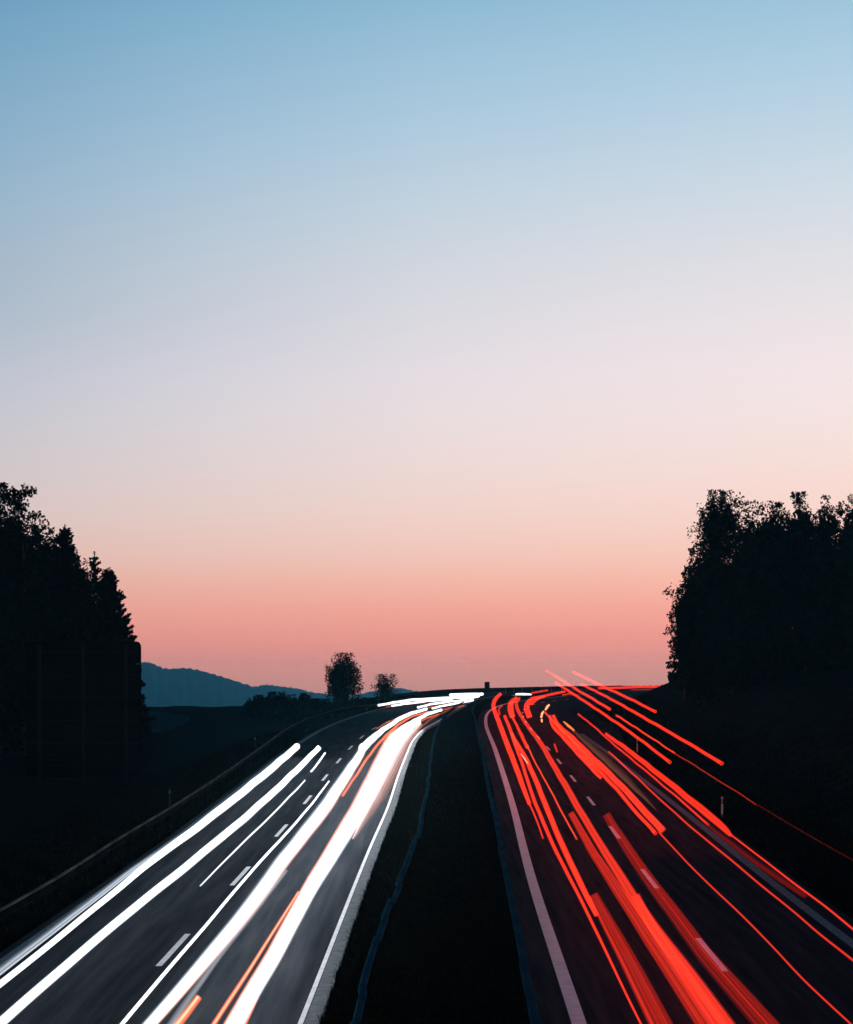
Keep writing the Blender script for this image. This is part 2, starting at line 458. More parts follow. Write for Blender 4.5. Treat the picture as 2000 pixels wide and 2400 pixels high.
MB2 = Line([(1259, 2400), (1227, 2238), (1206, 2132), (1176, 1992), (1156, 1888), (1141, 1815), (1130, 1758), (1117, 1697), (1110, 1655)],
           [(8.6, 320), (13.2, 370), (21.5, 430)], h=0.8)
W_BEAM, POST_L = unit_wbeam(), unit_post(0.10, 0.06, 0.98, M_STEEL_OLD)
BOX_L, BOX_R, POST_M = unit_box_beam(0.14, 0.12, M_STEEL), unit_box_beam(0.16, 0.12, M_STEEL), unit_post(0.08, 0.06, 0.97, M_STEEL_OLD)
guardrail(GL, 40, 600, W_BEAM, POST_L, 0.44, 'weathered steel guardrail curving along the outer edge of the white-trail carriageway', off=-0.08)
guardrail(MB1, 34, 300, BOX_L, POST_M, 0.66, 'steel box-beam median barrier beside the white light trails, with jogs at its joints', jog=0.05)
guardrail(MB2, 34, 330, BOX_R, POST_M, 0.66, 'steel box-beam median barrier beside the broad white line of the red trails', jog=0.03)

# ------------------------------------------------------------------ delineator posts and signs
def delineator(x, y, label, z=None, group=None, hh=1.0, mat=None):
    z = float(ground_z(x, y)) if z is None else z
    root = empty('delineator_post', (x, y, z - 0.05), label, 'delineator', group)
    root.scale = (0.7, 0.7, 0.9)
    ring = lambda s, zz: [(-0.06*s, -0.03*s, zz), (0.06*s, -0.03*s, zz), (0.06*s, 0.03*s, zz), (0.0, 0.07*s, zz), (-0.06*s, 0.03*s, zz)]
    vs = ring(1, 0) + ring(1, hh) + ring(0.6, hh + 0.06)
    fs = [tuple(range(5))[::-1], tuple(range(10, 15))] + [(r*5+i, r*5+(i+1) % 5, (r+1)*5+(i+1) % 5, (r+1)*5+i) for r in (0, 1) for i in range(5)]
    mesh_obj('post_body', vs, fs, mat or M_WHITE, root)
    v = [(a*1.06, b*1.06, c) for a, b, c in ring(1, hh*0.72)] + [(a*1.06, b*1.06, c) for a, b, c in ring(1, hh*0.93)]
    mesh_obj('band', v, [(i, (i+1) % 5, 5+(i+1) % 5, 5+i) for i in range(5)] + [tuple(range(5))[::-1], tuple(range(5, 10))], M_BLACK, root)
    v, f = box(-0.03, 0.03, -0.042, -0.033, hh*0.75, hh*0.90)
    mesh_obj('reflector', v, f, M_REFLECT, root)
    return root
def at_ground(u, v, h=0.0): return survey(u, v, h)
for u, v, lab in [(1693, 1908, 'white delineator post on the verge beside the thick right-lane red trails'),
                  (1494, 1758, 'small white delineator post between the two low ends of the raised red trails'),
                  (398, 1884, 'dim delineator post just behind the guardrail below the big sign'),
                  (598, 1748, 'faint delineator post behind the guardrail under the dark hedge')]:
    p = at_ground(u, v)
    delineator(p[0], p[1], lab, mat=M_DIM if u < 1000 else None)
for k, u in enumerate((1186, 1205, 1224, 1247, 1269, 1292, 1317)):
    y = 448 + k * 9
    delineator((u - CX) * y / F, y, 'tiny white delineator post in the row along the far bend', z=float(Z(y)) - 0.1,
               group='delineators along the far bend', hh=1.1)

# the big direction sign seen from behind, left of the guardrail
sy = 130.0
sxl, sxr = (62 - CX) * sy / F, (330 - CX) * sy / F
gz0 = float(ground_z((sxl + sxr) / 2, sy))
zb, zt = HC - (1822 - YH) * sy / F, HC - (1503 - YH) * sy / F
sign = empty('direction_sign', ((sxl + sxr) / 2, sy, gz0), 'big dark direction sign seen from behind, left of the guardrail', 'road sign')
cxs = (sxl + sxr) / 2
nrow = 6
hrow = (zt - zb) / nrow
W2 = (sxr - sxl) / 2
for k in range(nrow):
    z0, z1 = zb - gz0 + k * hrow + 0.01, zb - gz0 + (k + 1) * hrow - 0.01
    r = 0.22
    if k == nrow - 1:   # rounded upper corners
        pts = [(-W2, z0), (W2, z0)] + [(W2 - r + r*math.cos(a), z1 - r + r*math.sin(a)) for a in np.linspace(0, math.pi/2, 7)] + \
              [(-W2 + r - r*math.sin(a), z1 - r + r*math.cos(a)) for a in np.linspace(0, math.pi/2, 7)]
    else:
        pts = [(-W2, z0), (W2, z0), (W2, z1), (-W2, z1)]
    n = len(pts)
    vs = [(x, 0.0, z) for x, z in pts] + [(x, 0.035, z) for x, z in pts]
    fs = [tuple(range(n)), tuple(range(n, 2*n))[::-1]] + [(i, n+i, n+(i+1) % n, (i+1) % n) for i in range(n)]
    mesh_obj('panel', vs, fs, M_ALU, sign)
    v, f = box(-W2 + 0.05, W2 - 0.05, -0.05, -0.002, z0 + 0.5*hrow - 0.03, z0 + 0.5*hrow + 0.03)
    mesh_obj('stiffener', v, f, M_DARK, sign)
for u in (94, 196, 296):
    xx = (u - CX) * sy / F - cxs
    v, f = join([box(xx - 0.09, xx + 0.09, -0.07, -0.052, -0.4, zt - gz0 - 0.15), box(xx - 0.01, xx + 0.01, -0.23, -0.07, -0.4, zt - gz0 - 0.15),
                 box(xx - 0.09, xx + 0.09, -0.25, -0.23, -0.4, zt - gz0 - 0.15)])
    mesh_obj('post', v, f, M_DARK, sign)
v, f = box(W2 + 0.002, W2 + 0.03, -0.03, 0.04, zb - gz0, zt - gz0 - 0.25)
mesh_obj('edge_trim', v, f, M_STEEL_OLD, sign)

def small_sign(u, v0, v1, wpx, y, label, mat=M_DARK, legs=2, name='road_sign'):
    x = (u - CX) * y / F; w = wpx * y / F / 2
    g = float(ground_z(x, y))
    zt, zb = HC - (v0 - YH) * y / F - g, HC - (v1 - YH) * y / F - g
    r = empty(name, (x, y, g), label, 'road sign')
    c = w * 0.12
    pts = [(-w, zb + c), (-w + c, zb), (w - c, zb), (w, zb + c), (w, zt - c), (w - c, zt), (-w + c, zt), (-w, zt - c)]
    vs = [(a, 0, b) for a, b in pts] + [(a, 0.04, b) for a, b in pts]
    fs = [tuple(range(8)), tuple(range(8, 16))[::-1]] + [(i, 8+i, 8+(i+1) % 8, (i+1) % 8) for i in range(8)]
    mesh_obj('panel', vs, fs, mat, r)
    for s in ((-0.6, 0.6) if legs == 2 else (0,)):
        v, f = box(s*w - 0.04, s*w + 0.04, -0.085, -0.005, -0.3, zb + (zt - zb) * 0.8)
        mesh_obj('post', v, f, M_DARK, r)
    return r
small_sign(1142, 1598, 1618, 12, 450, 'small dark upright sign standing on the median at the far crest')
small_sign(1526, 1735, 1745, 12, 190, 'little pale square marker beside the thin red trail on the verge', mat=M_WHITE, legs=1, name='marker_plate')

# ------------------------------------------------------------------ vegetation
def leaf_mesh(centres, sizes, droop=0.0, aspect=1.6):
    n = len(centres)
    a = rng.random((n, 3)) * 2 - 1; a[:, 2] = a[:, 2] * (1 - droop) - droop
    a /= np.linalg.norm(a, axis=1)[:, None] + 1e-9
    b = np.cross(a, rng.random((n, 3)) * 2 - 1); b /= np.linalg.norm(b, axis=1)[:, None] + 1e-9
    s = np.asarray(sizes)[:, None]
    q = np.stack([centres - a*s*aspect*0.5, centres + b*s*0.5, centres + a*s*aspect*0.5, centres - b*s*0.5], 1).reshape(-1, 3)
    return q, np.arange(4*n).reshape(n, 4)

def fast_mesh(name, verts, quads, mat, parent):
    me = bpy.data.meshes.new(name)
    verts = np.asarray(verts, np.float32); quads = np.asarray(quads, np.int32)
    me.vertices.add(len(verts)); me.vertices.foreach_set('co', verts.ravel())
    me.loops.add(quads.size); me.loops.foreach_set('vertex_index', quads.ravel())
    me.polygons.add(len(quads))
    me.polygons.foreach_set('loop_start', np.arange(0, quads.size, quads.shape[1], dtype=np.int32))
    me.materials.append(mat); me.update(calc_edges=True)
    o = bpy.data.objects.new(name, me); COL.objects.link(o)
    if parent is not None: o.parent = parent
    return o

def limb(p0, p1, r0, r1, sides=6):
    p0, p1 = np.array(p0, float), np.array(p1, float)
    d = p1 - p0; d /= np.linalg.norm(d) + 1e-9
    u = np.cross(d, [0.3, 0.9, 0.1]); u /= np.linalg.norm(u); w = np.cross(d, u)
    vs, fs = [], []
    for p, r in ((p0, r0), (p1, r1)):
        for k in range(sides):
            a = 2*math.pi*k/sides
            vs.append(tuple(p + r*(math.cos(a)*u + math.sin(a)*w)))
    for k in range(sides): fs.append((k, (k+1) % sides, sides+(k+1) % sides, sides+k))
    return vs, fs

def broadleaf(x, y, top, crown_r, crown_bottom, label, leaves=5000, size=0.3, clumps=60, droop=0.0, vert=1.0, name='broadleaf_tree', group=None, shell=0.45, z=None, squash=1.0, cl_s=0.16, core=700):
    g = float(ground_z(x, y)) if z is None else z
    H = top - g
    root = empty(name, (x, y, g - 0.15), label, 'tree', group)
    cb = max(crown_bottom - g, 0.3)
    rz = (H - cb) / 2; cz = cb + rz
    # clump centres through the crown volume, its outline pushed in and out by direction
    c = rng.normal(size=(clumps, 3)); c /= np.linalg.norm(c, axis=1)[:, None]
    k1, k2, k3 = rng.random(3) * 6.28
    az = np.arctan2(c[:, 1], c[:, 0])
    lob = 1 + 0.16 * np.sin(3 * az + 4 * c[:, 2] + k1) + 0.12 * np.sin(5 * az - 7 * c[:, 2] + k2)
    rad = (shell + (1 - shell) * rng.random(clumps)) ** 0.8 * lob
    prof = lambda t: 1.0 - 0.28 * np.clip(t, 0, 1) ** 2
    cc = c * rad[:, None]
    cs = cc.copy(); cs[:, :2] *= crown_r * prof(c[:, 2])[:, None] * 0.86; cs[:, 2] = cz + np.clip(cc[:, 2], -1.05, 1.05) * rz * 0.90
    cs[:, 1] *= squash
    per = int(leaves * 1.6) // clumps
    P = []
    tn = lambda *sh: np.clip(rng.normal(size=sh), -1.7, 1.7)
    for k in range(clumps):
        s = crown_r * cl_s * rng.uniform(0.6, 1.4)
        nsub = 7
        sub = tn(nsub, 3) * s * 0.95; sub[:, 2] *= vert
        d = tn(per, 3) * s * 0.36
        d[:, 2] *= vert * 1.1
        P.append(cs[k] + sub[rng.integers(0, nsub, per)] + d)
    P = np.concatenate(P)
    S = size * 0.47 * rng.uniform(0.6, 1.4, len(P))
    if core:
        b = rng.normal(size=(core, 3)); b /= np.linalg.norm(b, axis=1)[:, None]; b *= (rng.random(core) ** 0.4)[:, None]
        b[:, :2] *= crown_r * 0.62; b[:, 2] = cz + b[:, 2] * rz * 0.66
        P = np.concatenate([P, b]); S = np.concatenate([S, size * 1.5 * rng.uniform(0.7, 1.3, core)])
    P[:, 2] = np.where(P[:, 2] > H, H - rng.random(len(P)) * 0.4, np.maximum(P[:, 2], 0.3))
    q, f = leaf_mesh(P, S, droop)
    fast_mesh('crown', q, f, M_LEAF, root)
    parts = []
    pts = [np.array([0, 0, -0.3])]
    nseg = 5
    for i in range(1, nseg + 1): pts.append(np.array([rng.normal() * 0.02 * H, rng.normal() * 0.02 * H, H * 0.88 * i / nseg]))
    r0 = 0.018 * H + 0.03
    for i in range(nseg): parts.append(limb(pts[i], pts[i+1], r0 * (1 - i / nseg * 0.85), r0 * (1 - (i+1) / nseg * 0.85), 8))
    for k in range(0, clumps, 2):
        tip = cs[k]; hgt = np.clip(tip[2] - 0.35 * np.linalg.norm(tip[:2]) - 0.4, cb * 0.6, H * 0.8)
        i = min(int(hgt / (H * 0.88) * nseg), nseg - 1)
        t = hgt / (H * 0.88) * nseg - i
        st = pts[i] * (1 - t) + pts[i+1] * t
        mid = (st + tip) / 2 + np.array([0, 0, -0.04 * H])
        rb = min(r0 * 0.30, 0.05)
        parts.append(limb(st, mid, rb, rb * 0.6, 5)); parts.append(limb(mid, tip, rb * 0.6, rb * 0.15, 5))
    v, f = join(parts)
    mesh_obj('trunk', v, f, M_BARK, root, smooth=True)
    return root

def spruce(x, y, top, base_r, label, density=1.0, group=None, z=None, name='spruce_tree', low=0.08, rag=0.25):
    g = float(ground_z(x, y)) if z is None else z
    H = top - g
    root = empty(name, (x, y, g - 0.15), label, 'tree', group)
    P, S, tw = [], [], []
    zz = low * H
    while zz < H * 0.98:
        t = (zz / H - low) / (1 - low)
        L = base_r * (1 - t) ** 0.8 + 0.10
        nb = max(5, int(10 * density * (1 - t * 0.45)))
        ph = rng.random() * 6.28
        for k in range(nb):
            a = ph + 6.283 * k / nb + rng.normal() * 0.2
            l = L * rng.uniform(1 - rag, 1 + rag)
            zb_ = zz + rng.normal() * 0.07
            dr = 0.45 * (1 - t) - 0.35 * t
            m = max(10, int(46 * l * density))
            q_ = rng.random(m) ** 0.75
            lz = zb_ - dr * l * q_ + 0.32 * l * q_ * q_
            hang = np.abs(np.clip(rng.normal(size=m), -2, 2)) * (0.05 + 0.13 * (1 - q_) + 0.05 * (1 - t))
            side = np.clip(rng.normal(size=m), -1.8, 1.8) * 0.16 * l * (1.05 - q_)
            px = np.cos(a) * l * q_ - np.sin(a) * side; py = np.sin(a) * l * q_ + np.cos(a) * side
            P.append(np.stack([px, py, lz - hang], 1)); S.append(np.full(m, 0.15))
            tip = (math.cos(a)*l, math.sin(a)*l, zb_ - dr*l + 0.32*l)
            tw.append(limb((0, 0, zb_), tip, 0.03*(1-t)+0.008, 0.006, 4))
        zz += rng.uniform(0.42, 0.62) * (1 - 0.35 * t)
    P = np.concatenate(P); S = np.concatenate(S) * rng.uniform(0.6, 1.4, len(P))
    P = np.concatenate([P, np.stack([rng.normal(size=14)*0.04, rng.normal(size=14)*0.04, H - rng.random(14)*0.7], 1)]); S = np.concatenate([S, np.full(14, 0.11)])
    q, f = leaf_mesh(P, S, 0.35, aspect=2.2)
    fast_mesh('crown', q, f, M_NEEDLE, root)
    v, f = join([limb((0, 0, -0.3), (0, 0, H * 0.5), 0.016*H, 0.009*H, 8), limb((0, 0, H*0.5), (0, 0, H), 0.009*H, 0.01, 8)] + tw)
    mesh_obj('trunk', v, f, M_BARK, root, smooth=True)
    return root

def gx_(u, y): return (u - CX) * y / F
def gz_(v, y): return HC - (v - YH) * y / F

WL = 'trees of the dark wood behind the big sign'
# left wood: outline trees first
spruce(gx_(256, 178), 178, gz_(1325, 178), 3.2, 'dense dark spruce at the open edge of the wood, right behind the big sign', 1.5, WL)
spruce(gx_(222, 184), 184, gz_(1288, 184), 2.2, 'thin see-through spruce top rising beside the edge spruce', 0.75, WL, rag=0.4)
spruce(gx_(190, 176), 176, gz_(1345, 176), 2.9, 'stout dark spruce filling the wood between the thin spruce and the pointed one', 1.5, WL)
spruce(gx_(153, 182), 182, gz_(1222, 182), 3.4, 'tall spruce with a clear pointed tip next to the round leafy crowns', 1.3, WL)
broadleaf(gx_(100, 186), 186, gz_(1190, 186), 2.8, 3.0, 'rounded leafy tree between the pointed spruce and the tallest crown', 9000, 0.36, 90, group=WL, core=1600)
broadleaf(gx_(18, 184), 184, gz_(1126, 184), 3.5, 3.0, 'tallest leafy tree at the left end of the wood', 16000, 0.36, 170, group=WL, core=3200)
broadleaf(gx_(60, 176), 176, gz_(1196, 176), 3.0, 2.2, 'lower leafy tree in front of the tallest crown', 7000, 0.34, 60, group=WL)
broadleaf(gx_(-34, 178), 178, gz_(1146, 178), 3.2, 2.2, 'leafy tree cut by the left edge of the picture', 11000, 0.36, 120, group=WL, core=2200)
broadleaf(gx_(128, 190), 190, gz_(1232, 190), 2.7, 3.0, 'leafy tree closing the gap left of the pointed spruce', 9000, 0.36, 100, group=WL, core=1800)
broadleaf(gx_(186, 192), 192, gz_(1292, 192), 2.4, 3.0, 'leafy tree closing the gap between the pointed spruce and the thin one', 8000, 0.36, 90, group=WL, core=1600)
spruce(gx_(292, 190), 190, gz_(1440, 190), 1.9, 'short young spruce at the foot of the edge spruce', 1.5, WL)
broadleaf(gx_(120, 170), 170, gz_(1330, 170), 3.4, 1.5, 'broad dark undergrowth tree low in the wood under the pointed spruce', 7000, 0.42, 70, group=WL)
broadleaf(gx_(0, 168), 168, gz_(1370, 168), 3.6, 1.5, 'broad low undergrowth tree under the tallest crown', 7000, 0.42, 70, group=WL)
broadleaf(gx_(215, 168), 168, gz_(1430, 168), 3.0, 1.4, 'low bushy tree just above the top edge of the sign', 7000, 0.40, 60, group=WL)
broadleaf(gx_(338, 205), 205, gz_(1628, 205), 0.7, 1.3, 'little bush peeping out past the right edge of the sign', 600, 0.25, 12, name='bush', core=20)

# hedge and the two lone trees near the crest
HG = 'shrubs of the dark hedge before the hills'
hedge = [(585, 1640, 0.8, 'small outlying shrub at the left end of the hedge'), (603, 1626, 1.3, 'rounded hedge shrub near its left end'),
         (630, 1630, 1.5, 'low hedge shrub before the tallest of the hedge'), (655, 1618, 1.7, 'tallest shrub in the hedge'),
         (682, 1624, 1.5, 'hedge shrub right of the tallest one'), (716, 1622, 1.3, 'spiky-topped hedge shrub halfway to the lone tree'),
         (742, 1634, 1.5, 'low hedge shrub nearest the lone tree'), (768, 1640, 1.4, 'lowest hedge shrub at the foot of the lone tree')]
for u, v, r, lab in hedge:
    y = 300.0 + random.uniform(-6, 6)
    broadleaf(gx_(u, y), y, gz_(v, y), r * 1.35, 0.6, lab, 2600, 0.26, 26, name='shrub', group=HG, vert=1.2)
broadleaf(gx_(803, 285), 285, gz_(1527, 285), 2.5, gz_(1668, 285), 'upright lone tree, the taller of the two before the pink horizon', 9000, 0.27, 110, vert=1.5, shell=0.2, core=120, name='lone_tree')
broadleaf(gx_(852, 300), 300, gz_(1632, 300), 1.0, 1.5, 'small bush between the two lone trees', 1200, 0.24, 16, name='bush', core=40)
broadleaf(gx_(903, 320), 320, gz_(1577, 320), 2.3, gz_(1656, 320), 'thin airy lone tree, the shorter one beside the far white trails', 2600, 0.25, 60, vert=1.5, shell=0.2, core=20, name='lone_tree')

# right wood on the bank
WR = 'trees of the wood on the right bank'
Yr = 215.0
def rt(u, v, rpx, bottom, lab, y=Yr, **k):
    return broadleaf(gx_(u, y), y, gz_(v, y), rpx * y / F, gz_(bottom, y), lab, group=WR, **k)
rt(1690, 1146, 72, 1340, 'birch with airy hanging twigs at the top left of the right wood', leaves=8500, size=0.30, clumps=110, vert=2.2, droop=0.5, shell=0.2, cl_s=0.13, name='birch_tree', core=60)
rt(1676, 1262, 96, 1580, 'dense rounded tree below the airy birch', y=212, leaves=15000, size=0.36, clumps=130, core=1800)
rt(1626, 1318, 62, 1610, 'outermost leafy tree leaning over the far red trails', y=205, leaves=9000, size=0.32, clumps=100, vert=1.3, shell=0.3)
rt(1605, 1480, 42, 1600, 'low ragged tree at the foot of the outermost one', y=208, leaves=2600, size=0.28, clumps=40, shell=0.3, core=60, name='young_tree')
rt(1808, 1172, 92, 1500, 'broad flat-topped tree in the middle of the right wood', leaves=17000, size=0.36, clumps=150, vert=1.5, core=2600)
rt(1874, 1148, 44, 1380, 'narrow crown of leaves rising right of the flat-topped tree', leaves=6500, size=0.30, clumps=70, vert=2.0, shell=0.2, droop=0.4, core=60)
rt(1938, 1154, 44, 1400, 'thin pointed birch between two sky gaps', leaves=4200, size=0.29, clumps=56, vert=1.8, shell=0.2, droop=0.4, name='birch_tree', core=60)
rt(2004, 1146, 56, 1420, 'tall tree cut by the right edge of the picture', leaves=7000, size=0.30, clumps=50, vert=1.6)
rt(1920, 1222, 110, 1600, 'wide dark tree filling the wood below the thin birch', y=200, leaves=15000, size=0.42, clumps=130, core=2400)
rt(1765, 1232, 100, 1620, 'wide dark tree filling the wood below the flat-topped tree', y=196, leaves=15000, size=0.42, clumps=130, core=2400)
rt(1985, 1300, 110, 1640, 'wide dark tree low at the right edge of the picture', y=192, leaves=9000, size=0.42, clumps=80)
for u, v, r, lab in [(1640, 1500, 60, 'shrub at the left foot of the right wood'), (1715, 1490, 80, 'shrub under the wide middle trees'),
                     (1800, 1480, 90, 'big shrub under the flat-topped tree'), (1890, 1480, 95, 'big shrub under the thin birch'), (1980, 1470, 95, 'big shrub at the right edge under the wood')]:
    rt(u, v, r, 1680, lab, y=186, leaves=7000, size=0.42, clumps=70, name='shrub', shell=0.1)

for u, v, r, y, lab in [(1580, 1590, 12, 232, 'small bush on the bank edge just below the far red streaks'), (1603, 1582, 16, 228, 'rounded bush on the bank, second from its left end'),
                        (1632, 1575, 22, 222, 'larger bush on the bank under the outermost leafy tree'), (1668, 1590, 26, 214, 'spreading bush on the bank below the left foot shrub'),
                        (1560, 1607, 9, 240, 'lowest tiny bush where the bank meets the far road')]:
    rt(u, v, r, 1668, lab, y=y, leaves=2200, size=0.3, clumps=30, name='bush', shell=0.1, core=120)

# grass: uncountable
def grass(name, label, spots, h):
    P = np.asarray(spots)
    n = len(P)
    hh = h * rng.uniform(0.5, 1.5, n)
    a = rng.random(n) * 6.283
    lean = rng.normal(size=(n, 2)) * 0.3 * hh[:, None]
    w = 0.02 + 0.02 * rng.random(n)
    dx, dy = np.cos(a) * w, np.sin(a) * w
    q = np.stack([np.stack([P[:, 0]-dx, P[:, 1]-dy, P[:, 2]], 1), np.stack([P[:, 0]+dx, P[:, 1]+dy, P[:, 2]], 1),
                  np.stack([P[:, 0]+lean[:, 0], P[:, 1]+lean[:, 1], P[:, 2]+hh], 1)], 1).reshape(-1, 3)
    o = fast_mesh(name, q, np.arange(3*n).reshape(n, 3), M_GRASS, None)
    return tag(o, label, 'grass', kind='stuff')
def strip(n, fa, fb, y0, y1, bias=2.0):
    y = y0 + (y1 - y0) * rng.random(n) ** bias
    t = rng.random(n)
    x = fa(y) * (1 - t) + fb(y) * t
    return np.stack([x, y, ground_z(x, y) - 0.02], 1)
grass('grass', 'dark grass growing on the strip between the two carriageways', strip(60000, shift(LR, 0.45), shift(RL, -0.85), 38, 230), 0.16)
edgep = strip(22000, shift(LR, 0.34), shift(LR, 0.80), 38, 200)
edgep = edgep[(np.sin(edgep[:, 1] * 1.9) + np.sin(edgep[:, 1] * 0.73 + 1) + rng.normal(size=len(edgep)) * 0.7) > -0.2]
grass('grass', 'ragged grass fringe overhanging the concrete strip beside the white trails', edgep, 0.17)
grass('grass', 'dark grass on the verge around the guardrail posts', strip(26000, shift(LL, -5.5), shift(LL, -0.6), 48, 200), 0.18)
grass('grass', 'dark grass on the slope right of the red trails', strip(40000, shift(RR, 1.3), shift(RR, 9), 50, 260), 0.22)

# ------------------------------------------------------------------ light trails
WHITE, GREY = (0.94, 0.97, 1.0), (0.80, 0.88, 1.0)
RED, DEEP = (1.0, 0.034, 0.013), (1.0, 0.028, 0.011)
PINK = (1.0, 0.14, 0.12)
ORANGE, AMBER = (1.0, 0.17, 0.055), (1.0, 0.50, 0.21)

def tube(path, radii, sides=12):
    path = np.asarray(path); n = len(path)
    tg = np.gradient(path, axis=0); tg /= np.linalg.norm(tg, axis=1)[:, None] + 1e-9
    vs, fs, tn = [], [], []
    # rounded ends: extra rings
    P, R, T = [], [], []
    for s, c in ((-0.9, 0.44), (-0.6, 0.8)):
        P.append(path[0] + tg[0] * radii[0] * s); R.append(radii[0] * c); T.append(tg[0])
    for i in range(n): P.append(path[i]); R.append(radii[i]); T.append(tg[i])
    for s, c in ((0.6, 0.8), (0.9, 0.44)):
        P.append(path[-1] + tg[-1] * radii[-1] * s); R.append(radii[-1] * c); T.append(tg[-1])
    m = len(P)
    for i in range(m):
        u = np.cross(T[i], [0, 0, 1.0]); u /= np.linalg.norm(u) + 1e-9
        w = np.cross(u, T[i])
        for k in range(sides):
            a = 2*math.pi*k/sides
            vs.append(P[i] + R[i]*(math.cos(a)*u + math.sin(a)*w)); tn.append(T[i])
        if i:
            for k in range(sides):
                fs.append(((i-1)*sides+k, (i-1)*sides+(k+1) % sides, i*sides+(k+1) % sides, i*sides+k))
    fs.append(tuple(range(sides))); fs.append(tuple(range((m-1)*sides, m*sides))[::-1])
    return vs, fs, tn

def set_along(o, tn):
    a = o.data.attributes.new('along', 'FLOAT_VECTOR', 'POINT')
    a.data.foreach_set('vector', np.asarray(tn, np.float32).ravel())

def trail(label, pts, strands, h=0.75, h2=None, group=None, wob=0.007, sm=1):
    """pts: (u, v, width) rows of the survey; strands: (side -1..1, share of the width, colour, strength)"""
    n = len(pts)
    P = [list(p) for p in pts]
    for _ in range(sm if h < 1.5 else 2):   # even out the hand of the survey on the near straight
        Q = [list(p) for p in P]
        for i in range(1, n - 1):
            if P[i][1] < (1500 if h > 1.5 else 1745) or len(pts[i]) > 3: continue
            a, b = P[i-1], P[i+1]
            t = (P[i][1] - a[1]) / (b[1] - a[1])
            for k in (0, 2): Q[i][k] = P[i][k] + (0.35 if h < 1.5 else 0.5) * (a[k] + (b[k] - a[k]) * t - P[i][k])
        P = Q
    pts = P
    A = []
    for i, p in enumerate(pts):
        hh = h if h2 is None else h + (h2 - h) * i / (n - 1)
        x, y, z = survey(p[0], p[1], hh)
        if len(p) > 3:                     # a given distance for pieces beyond the crest
            y = p[3]; x, z = (p[0] - CX) * y / F, HC - (p[1] - YH) * y / F
        A.append((x, y, z, p[2] * y / F))
    C = catmull(A, 10)
    # a small common bounce from the road surface
    s = np.concatenate([[0], np.cumsum(np.linalg.norm(np.diff(C[:, :3], axis=0), axis=1))])
    ph = rng.random() * 6
    bounce = wob * (np.sin(s / 3.1 + ph) + 0.6 * np.sin(s / 1.7 + 2 * ph))
    C[:, 2] += bounce * np.clip(C[:, 1] / 60, 0.6, 2)
    tg = np.gradient(C[:, :3], axis=0); side = np.stack([tg[:, 1], -tg[:, 0], 0 * tg[:, 0]], 1)
    side /= np.linalg.norm(side, axis=1)[:, None] + 1e-9
    # a flat bundle must look as wide as surveyed although the line of sight runs obliquely along it
    C3, Wd = C[:, :3], np.maximum(C[:, 3], 0.012)
    if len(strands) == 1:
        o_, sh, col, st = strands[0]
        v, f, tn = tube(C3, Wd * sh / 2 * 1.12)
        o = mesh_obj('light_trail', v, f, emit(col, st), smooth=True)
        set_along(o, tn)
        return tag(o, label, 'light trail', group)
    root = empty('light_trail', tuple(C3[-1]), label, 'light trail', group)
    off = Vector(C3[-1])
    # widths are seen at right angles to the trail in the picture; spread sideways and upwards accordingly
    up = np.array([0, 0, 1.0])
    d = C3 - np.array([0, 0, HC]); d /= np.linalg.norm(d, axis=1)[:, None]
    perp = np.cross(tg, d); perp /= np.linalg.norm(perp, axis=1)[:, None] + 1e-9
    for o_, sh, col, st in strands:
        path = C3 + perp * (o_ * 0.5 * (1 - sh) * Wd)[:, None]
        v, f, tn = tube(path, Wd * sh / 2 * 1.12)
        so = mesh_obj('strand', [tuple(np.array(q) - np.array(off)) for q in v], f, emit(col, st), root, smooth=True)
        set_along(so, tn)
    return root

one = lambda c, s: [(0, 1.0, c, s)]
def band(c, levels, overlap=1.5, cols=None):
    n = len(levels)
    return [(-1 + 2 * i / (n - 1), overlap / n, (cols[i] if cols else c), L) for i, L in enumerate(levels)]

def streaks(c, n, lo, hi, seed, overlap=1.25, edge=0.35):
    r = random.Random(seed)
    out = []
    for i in range(n):
        a = -1 + 2 * i / (n - 1)
        L = r.uniform(lo, hi) * (edge if abs(a) > 0.93 else 1.0)
        out.append((a, overlap / n * r.uniform(0.75, 1.3), (c[0], c[1] * r.uniform(0.85, 1.5), c[2] * r.uniform(0.9, 1.6)), L))
    return out
WS = 6.5   # headlamp trails
W_G = 'white headlamp trails'
R_G = 'red tail-lamp trails'
trail('bright white trail nearest the guardrail, starting in a blunt end', [(696, 1750, 16), (655, 1786, 20), (612, 1824, 20), (520, 1900, 21), (440, 1956, 22), (385, 1996, 18), (332, 2034, 14), (280, 2082, 15), (172, 2171, 15), (80, 2246, 15), (0, 2308, 16), (-60, 2352, 18)], [(-1, 0.22, GREY, 0.45), (0.0, 0.80, WHITE, 3.2), (1, 0.22, GREY, 0.45)], 0.7, sm=4)
trail('greyer strand peeling off along the upper edge of the outermost white trail', [(440, 1950, 10), (385, 1987, 12), (332, 2020, 13), (280, 2060, 14), (172, 2143, 16), (80, 2213, 18), (0, 2276, 20), (-60, 2322, 22)], band(GREY, [0.06, 0.22, 0.62, 0.35, 0.72], 1.15), 0.75, sm=3)
trail('second white trail from the guardrail, partner of the outermost one', [(748, 1752, 13), (711, 1792, 17), (656, 1844, 19), (592, 1910, 20), (480, 1996, 21), (360, 2092, 21), (240, 2186, 22), (120, 2288, 24), (20, 2382, 26), (-60, 2455, 28)],
      [(-1, 0.16, GREY, 0.25), (-0.68, 0.40, WHITE, 3.0), (0.0, 0.34, GREY, 0.30), (0.64, 0.40, WHITE, 3.0), (1, 0.14, GREY, 0.30)], 0.7, sm=4)
